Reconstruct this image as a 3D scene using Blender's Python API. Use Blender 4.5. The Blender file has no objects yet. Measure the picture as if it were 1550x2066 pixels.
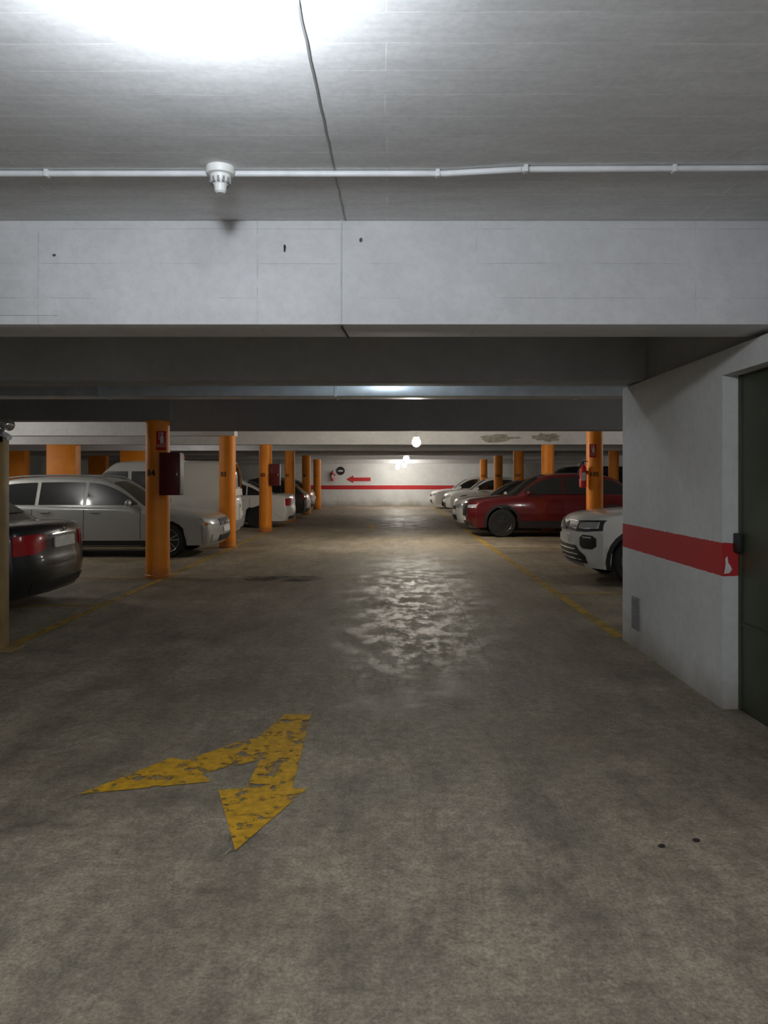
import bpy, bmesh, math, random
from mathutils import Vector, Matrix
random.seed(4)
scene = bpy.context.scene
try:
    scene.view_settings.view_transform = 'Standard'
except Exception:
    pass
COL = scene.collection

# ------------------------------------------------------------------ materials
def new_mat(name):
    m = bpy.data.materials.new(name); m.use_nodes = True
    nt = m.node_tree; b = nt.nodes['Principled BSDF']
    return m, nt, b

def coords(nt, scale=(1, 1, 1), world=False):
    mp = nt.nodes.new('ShaderNodeMapping'); mp.inputs['Scale'].default_value = scale
    if world:
        g = nt.nodes.new('ShaderNodeNewGeometry'); nt.links.new(g.outputs['Position'], mp.inputs['Vector'])
    else:
        t = nt.nodes.new('ShaderNodeTexCoord'); nt.links.new(t.outputs['Object'], mp.inputs['Vector'])
    return mp.outputs['Vector']

def noise(nt, vec, scale, detail=4, rough=.55):
    n = nt.nodes.new('ShaderNodeTexNoise'); n.inputs['Scale'].default_value = scale
    n.inputs['Detail'].default_value = detail; n.inputs['Roughness'].default_value = rough
    nt.links.new(vec, n.inputs['Vector']); return n.outputs['Fac']

def ramp(nt, fac, stops):
    r = nt.nodes.new('ShaderNodeValToRGB')
    e = r.color_ramp.elements
    while len(e) < len(stops): e.new(0.5)
    for k, (p, c) in enumerate(stops):
        e[k].position = p
        e[k].color = (c if len(c) == 4 else (*c, 1)) if hasattr(c, '__len__') else (c, c, c, 1)
    nt.links.new(fac, r.inputs['Fac']); return r.outputs['Color']

def mixc(nt, fac, a, b, mode='MIX'):
    m = nt.nodes.new('ShaderNodeMix'); m.data_type = 'RGBA'; m.blend_type = mode
    def put(sock, v):
        if isinstance(v, (tuple, list)): sock.default_value = v if len(v) == 4 else (*v, 1)
        elif isinstance(v, (int, float)): sock.default_value = v
        else: nt.links.new(v, sock)
    put(m.inputs[0], fac); put(m.inputs[6], a); put(m.inputs[7], b)
    return m.outputs[2]

def mth(nt, op, a, b=0.0):
    m = nt.nodes.new('ShaderNodeMath'); m.operation = op
    for i, v in enumerate((a, b)):
        if isinstance(v, (int, float)): m.inputs[i].default_value = v
        else: nt.links.new(v, m.inputs[i])
    return m.outputs[0]

def bump(nt, b, h, strength=.2, dist=.01):
    n = nt.nodes.new('ShaderNodeBump'); n.inputs['Strength'].default_value = strength
    n.inputs['Distance'].default_value = dist
    nt.links.new(h, n.inputs['Height']); nt.links.new(n.outputs['Normal'], b.inputs['Normal'])

def simple(name, c, rough=.5, metal=0, var=.12, scale=6, coat=0, bmp=0, spec=None):
    m, nt, b = new_mat(name)
    v = coords(nt)
    f = noise(nt, v, scale)
    col = ramp(nt, f, [(0.3, tuple(x * (1 - var) for x in c)), (0.7, tuple(min(1, x * (1 + var)) for x in c))])
    nt.links.new(col, b.inputs['Base Color'])
    b.inputs['Roughness'].default_value = rough; b.inputs['Metallic'].default_value = metal
    b.inputs['Coat Weight'].default_value = coat; b.inputs['Coat Roughness'].default_value = .08
    if spec is not None: b.inputs['Specular IOR Level'].default_value = spec
    if bmp: bump(nt, b, noise(nt, v, scale * 8), bmp, .01)
    return m

def emit(name, c, s):
    m, nt, b = new_mat(name)
    b.inputs['Base Color'].default_value = (*c, 1)
    b.inputs['Emission Color'].default_value = (*c, 1); b.inputs['Emission Strength'].default_value = s
    return m

def floor_mat():
    m, nt, b = new_mat('floor_concrete')
    v = coords(nt, world=True)
    big = noise(nt, v, .42, 5, .6)
    med = noise(nt, v, 2.3, 10, .72)
    fine = noise(nt, v, 17, 8, .78)
    grit = noise(nt, v, 70, 4, .75)
    c1 = ramp(nt, big, [(0.30, (.180, .143, .098)), (0.5, (.300, .250, .182)), (0.72, (.38, .322, .245))])
    c2 = ramp(nt, med, [(0.33, .60), (0.5, .98), (0.68, 1.24)])
    c3 = ramp(nt, fine, [(0.36, .66), (0.5, 1.0), (0.64, 1.30)])
    c4 = ramp(nt, grit, [(0.36, .68), (0.5, 1.0), (0.64, 1.32)])
    c = mixc(nt, 1.0, mixc(nt, 1.0, mixc(nt, 1.0, c1, c2, 'MULTIPLY'), c3, 'MULTIPLY'), c4, 'MULTIPLY')
    vs = coords(nt, (3.0, .8, 1), world=True)          # lengthwise tyre scuffs
    sc = ramp(nt, noise(nt, vs, 1.2, 8, .75), [(0.36, .66), (0.52, 1.0), (.68, 1.15)])
    c = mixc(nt, .85, c, mixc(nt, 1.0, c, sc, 'MULTIPLY'))
    nt.links.new(c, b.inputs['Base Color'])
    rr = mth(nt, 'ADD', mth(nt, 'MULTIPLY', med, .6), mth(nt, 'MULTIPLY', big, .4))
    r = ramp(nt, rr, [(0.38, .42), (0.50, .62), (.62, .80)])
    # broken tyre-polished patches in the middle of the lane
    sep = nt.nodes.new('ShaderNodeSeparateXYZ'); nt.links.new(v, sep.inputs[0])
    dx = mth(nt, 'ABSOLUTE', mth(nt, 'SUBTRACT', sep.outputs[0], .35))
    vp = coords(nt, (2.2, 1.0, 1), world=True)
    brk = ramp(nt, noise(nt, vp, 2.6, 9, .74), [(.47, 0.0), (.56, 1.0)])
    lane = ramp(nt, mth(nt, 'ADD', mth(nt, 'MULTIPLY', dx, .5), mth(nt, 'MULTIPLY', mth(nt, 'SUBTRACT', med, .5), 1.8)), [(.22, 1.0), (.50, 0.0)])
    far = ramp(nt, mth(nt, 'MULTIPLY', sep.outputs[1], .05), [(.22, 0.0), (.34, 1.0), (.55, 1.0), (.66, .35)])
    r = mixc(nt, mth(nt, 'MULTIPLY', mth(nt, 'MULTIPLY', mth(nt, 'MULTIPLY', lane, far), brk), .9), r, (.29, .29, .29))
    nt.links.new(r, b.inputs['Roughness'])
    b.inputs['Specular IOR Level'].default_value = .5
    h = mth(nt, 'ADD', mth(nt, 'MULTIPLY', fine, .8), mth(nt, 'ADD', noise(nt, v, 7, 8, .7), mth(nt, 'MULTIPLY', grit, .3)))
    bump(nt, b, h, .55, .018)
    return m

def wall_paint(name, stripe, base=(.68, .68, .68), seams=False):
    m, nt, b = new_mat(name)
    v = coords(nt, world=True)
    n1 = noise(nt, v, 1.3, 6, .65); n2 = noise(nt, v, 14, 6, .7)
    c = mixc(nt, 1.0, ramp(nt, n1, [(.3, tuple(x * .84 for x in base)), (.65, base)]), ramp(nt, n2, [(.3, .90), (.6, 1.0)]), 'MULTIPLY')
    sep = nt.nodes.new('ShaderNodeSeparateXYZ'); nt.links.new(v, sep.inputs[0])
    z = mth(nt, 'ADD', sep.outputs[2], mth(nt, 'MULTIPLY', mth(nt, 'SUBTRACT', n2, .5), .02))
    dirt = mth(nt, 'MULTIPLY', ramp(nt, mth(nt, 'ADD', z, mth(nt, 'MULTIPLY', n1, .5)), [(.20, 1.0), (.55, 0.0)]), .75)
    c = mixc(nt, dirt, c, (.24, .19, .12))
    if seams:
        zz = mth(nt, 'FRACT', mth(nt, 'ADD', mth(nt, 'MULTIPLY', sep.outputs[2], 5.2), mth(nt, 'MULTIPLY', noise(nt, v, 2.2, 3), .05)))
        ln = mth(nt, 'LESS_THAN', zz, .022)
        xx = mth(nt, 'FRACT', mth(nt, 'ADD', mth(nt, 'MULTIPLY', sep.outputs[0], .82), .61))
        ln2 = mth(nt, 'LESS_THAN', xx, .006)
        gate = ramp(nt, noise(nt, v, 1.9, 5, .7), [(.47, 0.0), (.58, .42)])
        c = mixc(nt, mth(nt, 'MULTIPLY', mth(nt, 'MAXIMUM', ln, ln2), gate), c, (.30, .30, .31))
        stn = ramp(nt, noise(nt, v, 3.7, 8, .75), [(.66, 0.0), (.72, .35)])
        c = mixc(nt, stn, c, (.42, .41, .40))
    if stripe:
        a = mth(nt, 'MULTIPLY', mth(nt, 'GREATER_THAN', z, .86), mth(nt, 'LESS_THAN', z, 1.075))
        chip = ramp(nt, noise(nt, v, 5, 6, .7), [(.70, 1.0), (.72, 0.0)])
        c = mixc(nt, mth(nt, 'MULTIPLY', a, chip), c, (.50, .022, .025))
    nt.links.new(c, b.inputs['Base Color']); b.inputs['Roughness'].default_value = .7
    bump(nt, b, mth(nt, 'ADD', n2, noise(nt, v, 60, 3)), .18, .006)
    return m

def board_mat(name, base=(.80, .80, .80)):
    m, nt, b = new_mat(name)
    v = coords(nt, world=True)
    br = nt.nodes.new('ShaderNodeTexBrick')
    br.inputs['Scale'].default_value = 1.0
    br.inputs['Mortar Size'].default_value = .003; br.inputs['Mortar Smooth'].default_value = .6
    br.inputs['Brick Width'].default_value = 3.4; br.inputs['Row Height'].default_value = .17
    br.inputs['Color1'].default_value = (1, 1, 1, 1); br.inputs['Color2'].default_value = (.92, .92, .92, 1)
    br.inputs['Mortar'].default_value = (1.22, 1.22, 1.22, 1)
    dn = nt.nodes.new('ShaderNodeTexNoise'); dn.inputs['Scale'].default_value = 1.5; nt.links.new(v, dn.inputs['Vector'])
    va = nt.nodes.new('ShaderNodeVectorMath'); va.operation = 'MULTIPLY_ADD'
    nt.links.new(dn.outputs['Color'], va.inputs[0]); va.inputs[1].default_value = (.03, .03, .03); nt.links.new(v, va.inputs[2])
    nt.links.new(va.outputs[0], br.inputs['Vector'])
    vs = coords(nt, (1, 3.5, 1), world=True)
    n1 = noise(nt, vs, 3.0, 10, .78); n2 = noise(nt, v, 1.1, 4); n3 = noise(nt, v, 30, 5, .7)
    c = mixc(nt, 1.0, ramp(nt, n1, [(.32, tuple(x * .84 for x in base)), (.6, base)]), ramp(nt, n2, [(.3, .92), (.65, 1.0)]), 'MULTIPLY')
    c = mixc(nt, 1.0, c, ramp(nt, n3, [(.35, .90), (.6, 1.0)]), 'MULTIPLY')
    gate = ramp(nt, noise(nt, v, 1.7, 3), [(.38, 0.0), (.52, 1.0)])
    c = mixc(nt, gate, c, mixc(nt, 1.0, c, br.outputs['Color'], 'MULTIPLY'))
    nt.links.new(c, b.inputs['Base Color']); b.inputs['Roughness'].default_value = .9
    b.inputs['Specular IOR Level'].default_value = .2
    bump(nt, b, mth(nt, 'ADD', mth(nt, 'MULTIPLY', n1, .8), mth(nt, 'ADD', mth(nt, 'MULTIPLY', n3, .3), mth(nt, 'MULTIPLY', br.outputs['Fac'], -.6))), .12, .010)
    return m

def worn_paint(name, c, lo=.56, hi=.62, scale=7, amax=1.0):
    m, nt, b = new_mat(name)
    v = coords(nt, world=True)
    f = ramp(nt, noise(nt, v, scale, 9, .72), [(lo, amax), (hi, 0.0)])
    cc = ramp(nt, noise(nt, v, 22, 5), [(.3, tuple(x * .6 for x in c)), (.65, c)])
    nt.links.new(cc, b.inputs['Base Color']); b.inputs['Roughness'].default_value = .6
    nt.links.new(f, b.inputs['Alpha'])
    return m

def column_mat():
    m, nt, b = new_mat('orange_column_paint')
    v = coords(nt, world=True)
    n1 = noise(nt, v, 3.5, 6, .65)
    c = ramp(nt, n1, [(.3, (.84, .25, .010)), (.65, (.93, .31, .014))])
    sep = nt.nodes.new('ShaderNodeSeparateXYZ'); nt.links.new(v, sep.inputs[0])
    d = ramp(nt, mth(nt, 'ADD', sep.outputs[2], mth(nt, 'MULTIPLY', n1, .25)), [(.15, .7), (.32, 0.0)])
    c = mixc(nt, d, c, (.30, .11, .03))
    nt.links.new(c, b.inputs['Base Color']); b.inputs['Roughness'].default_value = .5
    bump(nt, b, noise(nt, v, 30), .15, .005)
    return m

M = {}
M['floor'] = floor_mat()
M['wall'] = wall_paint('white_wall_paint_with_red_band', True, (.76, .76, .75))
M['wallp'] = wall_paint('plain_wall_paint', False)
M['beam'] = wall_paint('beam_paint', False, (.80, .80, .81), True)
M['dimbeam'] = wall_paint('shaded_beam_paint', False, (.48, .48, .49))  # beam paint dimmed, shade put into its base colour
M['darkbeam'] = wall_paint('deep_shade_beam_paint', False, (.27, .27, .28))  # same beam paint darkened further to carry the shade between beams
M['ceil'] = board_mat('board_marked_ceiling')
M['orange'] = column_mat()
M['yellow'] = worn_paint('worn_yellow_paint', (.68, .37, .015), .535, .585, 9)
M['yline'] = worn_paint('worn_line_paint', (.60, .38, .05), .52, .66, 4, .85)
M['crack'] = simple('crack_filler_dark', (.10, .10, .10), .9)
M['fcrack'] = worn_paint('floor_joint_filler', (.50, .46, .37), .44, .60, 7, .65)
M['oil'] = worn_paint('oil_stain', (.03, .027, .022), .42, .58, 2.6, .75)
M['scuff'] = worn_paint('pale_scuff', (.55, .50, .40), .46, .52, 14, .7)
M['pipe'] = simple('white_conduit', (.68, .69, .70), .45)
M['plastic'] = simple('white_plastic', (.72, .72, .70), .4)
M['darkslot'] = simple('dark_slot', (.03, .03, .03), .8)
M['duct'] = simple('galvanised_duct', (.62, .68, .74), .38, .5)
M['door'] = simple('green_metal_door', (.045, .058, .028), .5, var=.2, scale=3, bmp=.1)
M['black'] = simple('black_plastic', (.015, .015, .016), .5)
M['gray'] = simple('grey_plastic', (.25, .25, .25), .5)
M['postpaint'] = simple('beige_post_paint', (.30, .20, .08), .55, var=.25)
M['redbox'] = simple('dark_red_cabinet_paint', (.12, .008, .012), .4)
M['red'] = simple('red_enamel', (.60, .015, .015), .35, coat=.5)
M['redpaint'] = simple('red_wall_paint', (.50, .022, .025), .6)
M['white'] = simple('white_print', (.75, .75, .75), .5)
M['bare'] = simple('bare_plaster', (.34, .32, .28), .9, var=.3, scale=9)
M['ink'] = simple('black_number_paint', (.03, .015, .008), .6)
M['glass'] = simple('dark_car_glass', (.016, .018, .020), .06, var=.05, spec=.7)
M['tire'] = simple('tyre_rubber', (.014, .014, .014), .75)
M['rim'] = simple('alloy_rim', (.45, .45, .46), .3, .8)
M['darkrim'] = simple('dark_alloy_rim', (.06, .06, .06), .3, .6)
M['chrome'] = simple('chrome_trim', (.75, .75, .76), .12, 1.0, var=.03)
M['tail'] = simple('red_tail_light_lens', (.50, .008, .012), .15, coat=.6)
M['head'] = simple('clear_headlight_lens', (.55, .57, .60), .12, .3, coat=.8)
M['plate'] = simple('licence_plate', (.78, .78, .76), .4)
M['amber'] = simple('amber_lens', (.6, .2, .02), .2)
M['bulb'] = emit('near_lamp_globe', (.86, .93, 1.0), 310)
M['fill_back'] = emit('rear_fill_globe', (.92, .96, 1.0), 330)  # fill light added behind the camera
M['bulb2'] = emit('aisle_lamp_globe', (1.0, .93, .80), 500)
M['bulb2b'] = emit('distant_aisle_lamp_globe', (1.0, .95, .86), 150)
M['bulb3'] = emit('bay_lamp_globe', (1.0, .96, .90), 190)
M['fill_bay'] = emit('bay_fill_globe', (1.0, .97, .93), 120)  # weak fill light for globes added over the bays
M['fill_duct'] = emit('duct_fill_globe', (.80, .92, 1.0), 100)  # fill light added to brighten the duct
def paint(name, c, rough=.35, metal=0, coat=.8):
    return simple(name, c, rough, metal, var=.04, scale=2, coat=coat)
P = {
 'blackcar': paint('black_car_paint', (.012, .013, .016)),
 'silver': paint('silver_car_paint', (.46, .47, .45), .33, .35),
 'white': paint('white_car_paint', (.76, .76, .73)),
 'whitevan': paint('off_white_van_paint', (.60, .60, .56), .45, 0, .3),
 'redcar': paint('deep_red_car_paint', (.115, .002, .005), .3, .3),
 'darkgray': paint('dark_grey_car_paint', (.03, .032, .036)),
 'darkblue': paint('dark_blue_van_paint', (.015, .025, .04)),
}

# ------------------------------------------------------------------ mesh helpers
def link(o, parent=None):
    COL.objects.link(o)
    if parent is not None: o.parent = parent
    return o

def finish_bm(bm, name, mat, parent=None, angle=None, loc=(0, 0, 0), recalc=True):
    if recalc: bmesh.ops.recalc_face_normals(bm, faces=bm.faces)
    if angle is not None:
        for f in bm.faces: f.smooth = True
        for e in bm.edges:
            if len(e.link_faces) == 2 and e.calc_face_angle(0) > math.radians(angle): e.smooth = False
    me = bpy.data.meshes.new(name); bm.to_mesh(me); bm.free()
    o = bpy.data.objects.new(name, me); me.materials.append(mat); o.location = loc
    return link(o, parent)

def mesh(name, verts, faces, mat, parent=None, angle=None, recalc=True):
    bm = bmesh.new(); vs = [bm.verts.new(v) for v in verts]
    for f in faces:
        try: bm.faces.new([vs[i] for i in f])
        except ValueError: pass
    return finish_bm(bm, name, mat, parent, angle, recalc=recalc)

def add_box(bm, x0, x1, y0, y1, z0, z1):
    v = [bm.verts.new(p) for p in [(x0, y0, z0), (x1, y0, z0), (x1, y1, z0), (x0, y1, z0), (x0, y0, z1), (x1, y0, z1), (x1, y1, z1), (x0, y1, z1)]]
    for f in [(0, 3, 2, 1), (4, 5, 6, 7), (0, 1, 5, 4), (1, 2, 6, 5), (2, 3, 7, 6), (3, 0, 4, 7)]:
        bm.faces.new([v[i] for i in f])

def box(name, x0, x1, y0, y1, z0, z1, mat, parent=None, bev=0):
    bm = bmesh.new(); add_box(bm, x0, x1, y0, y1, z0, z1)
    if bev: bmesh.ops.bevel(bm, geom=list(bm.edges), offset=bev, segments=2, profile=.5, affect='EDGES')
    return finish_bm(bm, name, mat, parent, 30 if bev else None)

def add_cyl(bm, p0, p1, r, n=20, r1=None):
    p0 = Vector(p0); p1 = Vector(p1); d = p1 - p0
    q = d.to_track_quat('Z', 'Y').to_matrix().to_4x4()
    mt = Matrix.Translation((p0 + p1) / 2) @ q
    bmesh.ops.create_cone(bm, cap_ends=True, segments=n, radius1=r, radius2=r if r1 is None else r1, depth=d.length, matrix=mt)

def cyl(name, p0, p1, r, mat, parent=None, n=24, r1=None):
    bm = bmesh.new(); add_cyl(bm, p0, p1, r, n, r1)
    return finish_bm(bm, name, mat, parent, 40)

def lathe(name, prof, mat, parent=None, axis='Z', n=28, origin=(0, 0, 0), angle=35):
    bm = bmesh.new(); rings = []
    for r, h in prof:
        ring = []
        for k in range(n):
            a = 2 * math.pi * k / n
            if axis == 'Z': p = (r * math.cos(a), r * math.sin(a), h)
            else: p = (r * math.cos(a), h, r * math.sin(a))
            ring.append(bm.verts.new(Vector(p) + Vector(origin)))
        rings.append(ring)
    for i in range(len(rings) - 1):
        for k in range(n):
            bm.faces.new([rings[i][k], rings[i][(k + 1) % n], rings[i + 1][(k + 1) % n], rings[i + 1][k]])
    bm.faces.new(rings[0]); bm.faces.new(rings[-1])
    bmesh.ops.remove_doubles(bm, verts=bm.verts, dist=1e-5)
    return finish_bm(bm, name, mat, parent, angle)

def sphere(name, c, r, mat, parent=None, sc=(1, 1, 1)):
    bm = bmesh.new()
    bmesh.ops.create_uvsphere(bm, u_segments=24, v_segments=14, radius=r, matrix=Matrix.Translation(c) @ Matrix.Diagonal((*sc, 1)))
    return finish_bm(bm, name, mat, parent, 60)

def empty(name, loc, rotz=0, parent=None):
    o = bpy.data.objects.new(name, None); o.empty_display_size = .2
    o.location = loc; o.rotation_euler = (0, 0, rotz)
    return link(o, parent)

def tag(o, label, cat, group=None):
    o['label'] = label; o['category'] = cat
    if group: o['group'] = group
    return o

def struct(o):
    o['kind'] = 'structure'; return o

def text_mesh(name, s, size, mat, parent, xform, bold=0.0):
    cu = bpy.data.curves.new(name, 'FONT'); cu.body = s; cu.size = size
    cu.align_x = 'CENTER'; cu.align_y = 'CENTER'; cu.offset = bold; cu.extrude = .001
    o = bpy.data.objects.new(name + '_tmp', cu); COL.objects.link(o)
    dg = bpy.context.evaluated_depsgraph_get(); dg.update()
    me = bpy.data.meshes.new_from_object(o.evaluated_get(dg))
    bpy.data.objects.remove(o)
    for v in me.vertices: v.co = xform(v.co)
    me.materials.clear(); me.materials.append(mat); me.name = name
    t = bpy.data.objects.new(name, me)
    return link(t, parent)

# ------------------------------------------------------------------ room shell
XL, XR, YB, YF = -15.0, 9.5, -4.0, 40.8
CZ = 2.93
struct(box('floor', XL, XR, YB, YF, -.2, 0, M['floor']))
struct(box('ceiling', XL, XR, YB, YF, CZ, CZ + .2, M['ceil']))
struct(box('wall_left', XL - .2, XL, YB, YF, 0, CZ, M['wallp']))
struct(box('wall_back', XL, XR, YB - .2, YB, 0, CZ, M['wallp']))
struct(box('wall_far_right', XR, XR + .2, YB, YF, 0, CZ, M['wallp']))

def end_wall():
    n = 30; bm = bmesh.new(); prev = None
    for k in range(n + 1):
        x = XL + (XR - XL) * k / n
        y = YF - .2 - max(0, (x - .5)) ** 2 * .05
        y = max(y, YF - 1.6)
        cur = [bm.verts.new((x, y, 0)), bm.verts.new((x, y, CZ)), bm.verts.new((x, YF + .2, CZ)), bm.verts.new((x, YF + .2, 0))]
        if prev:
            for i in range(4): bm.faces.new([prev[i], cur[i], cur[(i + 1) % 4], prev[(i + 1) % 4]])
        else: bm.faces.new(cur)
        prev = cur
    bm.faces.new(prev)
    struct(finish_bm(bm, 'wall_end', M['wall'], None, 30))
end_wall()

WX = 2.15
def wall_block(name, y0, y1, z0, z1, x0=WX, x1=WX + .30, mat='wall'):
    return struct(box(name, x0, x1, y0, y1, z0, z1, M[mat]))
wr = wall_block('wall_right', 4.98, 7.12, 0, 2.32)
wall_block('wall_right_header', 3.95, 4.98, 2.16, 2.32)
wall_block('wall_right_near', YB, 3.95, 0, 2.32)
wall_block('wall_right_upper', YB, 7.12, 2.32, CZ, WX + .05, WX + .30, 'dimbeam')  # dimmed colour stands in for the shade behind the first beam
wall_block('wall_right_return', 6.9, 7.12, 0, CZ, WX + .30, XR, 'wallp')

d = empty('door_1', (2.30, 4.46, 0)); struct(d)
struct(box('door_leaf', -.045, .0, -.505, .515, .01, 2.155, M['door'], d, .004))
box('door_frame', -.05, -.02, .475, .518, .005, 2.158, M['door'], d, .003)
box('door_panel_rib', -.053, -.044, -.48, .45, .55, .57, M['door'], d)
box('door_latch', -.085, -.044, .44, .515, 1.02, 1.14, M['black'], d, .006)

tp = [(.0, .0), (.035, .005), (.052, .03), (.040, .055), (.028, .07), (.022, .115), (.008, .10), (.010, .06)]
mesh('paint_chip', [(WX + .01 + x, 4.9785, .875 + z) for x, z in tp], [tuple(range(len(tp)))], M['white'], wr)

vg = empty('wall_vent_grille', (WX, 6.73, .17)); tag(vg, 'small grey louvred vent grille low on white wall', 'vent')
box('grille_frame', -.012, -.001, -.09, .09, 0, .285, M['gray'], vg, .003)
bm = bmesh.new()
for k in range(9): add_box(bm, -.018, -.012, -.075, .075, .02 + k * .029, .034 + k * .029)
finish_bm(bm, 'grille_louvre', M['gray'], vg)

def beam(i, y0, y1, zb, mat='beam', x0=XL, x1=XR):
    return struct(box('trim_%d' % i, x0, x1, y0, y1, zb, CZ, M[mat], None, .006))
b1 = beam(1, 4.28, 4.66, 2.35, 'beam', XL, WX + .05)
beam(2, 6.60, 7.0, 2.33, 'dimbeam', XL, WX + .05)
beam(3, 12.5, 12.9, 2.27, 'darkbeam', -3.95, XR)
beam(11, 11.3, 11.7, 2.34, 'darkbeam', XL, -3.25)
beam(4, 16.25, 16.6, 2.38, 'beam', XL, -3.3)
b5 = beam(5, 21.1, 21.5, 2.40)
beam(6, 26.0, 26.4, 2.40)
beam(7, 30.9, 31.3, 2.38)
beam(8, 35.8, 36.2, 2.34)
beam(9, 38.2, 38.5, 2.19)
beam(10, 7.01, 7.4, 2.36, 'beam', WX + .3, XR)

def blob(name, cx, cz, y, w, h, mat, parent, n=22, seed=1):
    rnd = random.Random(seed)
    pts = []
    for k in range(n):
        a = 2 * math.pi * k / n; q = 1 + rnd.uniform(-.3, .3)
        pts.append((cx + w * math.cos(a) * q, y, cz + h * math.sin(a) * q))
    return mesh(name, pts, [tuple(range(n))], mat, parent)
blob('peeled_patch', 2.95, 2.57, 21.096, .5, .10, M['bare'], b5, seed=2)
blob('peeled_patch', 4.3, 2.60, 21.096, .38, .11, M['bare'], b5, seed=3)
blob('paint_chip', -.588, 2.773, 4.276, .007, .018, M['darkslot'], b1, 12, 5)
blob('paint_chip', -.165, 2.82, 4.276, .008, .014, M['crack'], b1, 12, 6)
blob('paint_chip', -1.87, 2.735, 4.276, .012, .008, M['crack'], b1, 12, 7)

dt = empty('ventilation_duct', (0, 8.6, 2.39)); tag(dt, 'long flat galvanised ventilation duct hung under the ceiling', 'duct')
box('duct_body', -9, 4.8, -.18, .18, 0, .115, M['duct'], dt, .006)
for xx in (-7, -4, -1, 2, 4.5):
    box('duct_hanger', xx - .012, xx + .012, -.15, -.13, .11, CZ - 2.39, M['duct'], dt)
for xx in (-6.2, -3.2, -.6, 2.1):
    box('duct_flange', xx - .015, xx + .015, -.19, .19, -.008, .122, M['duct'], dt)

def ribbon(name, pts, w, mat, axis='x'):
    v = []; f = []
    for k, p in enumerate(pts):
        p = Vector(p); ww = w(k) if callable(w) else w
        v += [p - Vector((ww / 2, 0, 0)), p + Vector((ww / 2, 0, 0))]
    for k in range(len(pts) - 1): f.append((2 * k, 2 * k + 1, 2 * k + 3, 2 * k + 2))
    return mesh(name, v, f, mat)
pts = [(-.295 + .0065 * k * .11 * 2.2 + .0018 * math.sin(k * 2.7), 1.2 + k * .11, CZ - .003) for k in range(29)]
cr = ribbon('ceiling_joint', pts, .008, M['gray']); tag(cr, 'thin dark joint running along the ceiling', 'joint')
pts = [(1.28 + k * .05 + .008 * math.sin(k * 2.1), 4.27 - k * .165, CZ - .003) for k in range(12)]
cr = ribbon('ceiling_crack', pts, .006, M['pipe']); tag(cr, 'faint pale filled crack running obliquely on the ceiling', 'crack')
cb = empty('beam_cable', (-.275, 4.275, 2.35)); tag(cb, 'thin painted cable running down the beam face', 'cable')
cyl('cable', (0, -.002, 0), (0.002, -.002, .58), .004, M['pipe'], cb, 8)
cyl('cable_run', (0, .0, -.004), (0.02, .38, -.004), .006, M['crack'], cb, 8)
ap = empty('beam_access_panel', (-2.05, 4.28, 2.40)); tag(ap, 'flush painted rectangular cover on the concrete beam', 'panel')
box('panel_cover', -.3, .2, -.006, -.001, 0, .20, M['beam'], ap, .002)

cd = empty('ceiling_conduit', (-.2, 3.58, CZ)); tag(cd, 'white plastic electrical conduit fixed across the ceiling', 'conduit')
cyl('conduit_tube', (-3.0, 0, -.017), (.45, 0, -.017), .014, M['pipe'], cd, 14)
cyl('conduit_tube', (.45, 0, -.017), (.80, -.05, -.017), .014, M['pipe'], cd, 14)
cyl('conduit_tube', (.80, -.05, -.017), (2.38, -.07, -.017), .014, M['pipe'], cd, 14)
for xx in (-2.2, -1.4, .42, .82, 1.5):
    yy = 0 if xx < .5 else -.055
    box('conduit_clip', xx - .010, xx + .010, yy - .018, yy + .018, -.034, 0, M['pipe'], cd, .003)
sd = empty('smoke_detector', (-.785, 3.55, CZ)); tag(sd, 'white domed smoke detector on ceiling conduit', 'smoke detector')
lathe('detector_base', [(.066, -.001), (.068, -.02), (.062, -.034), (.045, -.040)], M['plastic'], sd)
lathe('detector_head', [(.048, -.038), (.046, -.060), (.040, -.072), (.030, -.082), (.026, -.112), (.018, -.12)], M['plastic'], sd)
bm = bmesh.new()
for k in range(12):
    a = k * math.pi / 6
    c = Vector((.043 * math.cos(a), .043 * math.sin(a), -.066)); bmesh.ops.create_cube(bm, size=1, matrix=Matrix.Translation(c) @ Matrix.Rotation(a, 4, 'Z') @ Matrix.Diagonal((.012, .010, .024, 1)))
finish_bm(bm, 'detector_vent', M['gray'], sd)

# ------------------------------------------------------------------ lamps
def lamp(loc, r, matk, top, label):
    e = empty('ceiling_lamp', loc); tag(e, label, 'lamp')
    lathe('lamp_globe', [(.001, -r), (r * .5, -r * .866), (r * .87, -r * .5), (r, 0), (r * .87, r * .5), (r * .55, r * .8)], M[matk], e, n=16)
    lathe('lamp_base', [(r * .6, r * .78), (r * .75, r * .85), (r * .75, min(top, r * 1.25)), (r * .3, min(top, r * 1.35))], M['plastic'], e)
    if top > r * 1.5: cyl('lamp_stem', (0, 0, r * 1.3), (0, 0, top), .012, M['plastic'], e, 10)
    return e
lamp((-.56, 2.02, 2.73), .085, 'bulb', CZ - 2.73, 'bright round globe lamp on the ceiling')
lamp((.3, -2.2, 2.66), .085, 'fill_back', CZ - 2.66, 'added fill globe on the ceiling behind the camera')  # added unseen fill, softens the ceiling and lifts the near floor
for (x, y, z, k) in ((.59, 17.5, 2.29, 'bulb2'), (.66, 32.0, 2.29, 'bulb2b'), (.37, 39.0, 2.03, 'bulb2b'), (.66, 37.2, 2.09, 'bulb2b')):
    lamp((x, y, z), .10 if y < 20 else .12, k, CZ - z, 'warm globe lamp on a thin stem over the lane')
lamp((-8.6, 13.9, 2.6), .1, 'bulb3', CZ - 2.6, 'added fill globe over the left parking bays')
lamp((-11.5, 18.6, 2.6), .1, 'bulb3', CZ - 2.6, 'added fill globe over the left parking bays')
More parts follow.
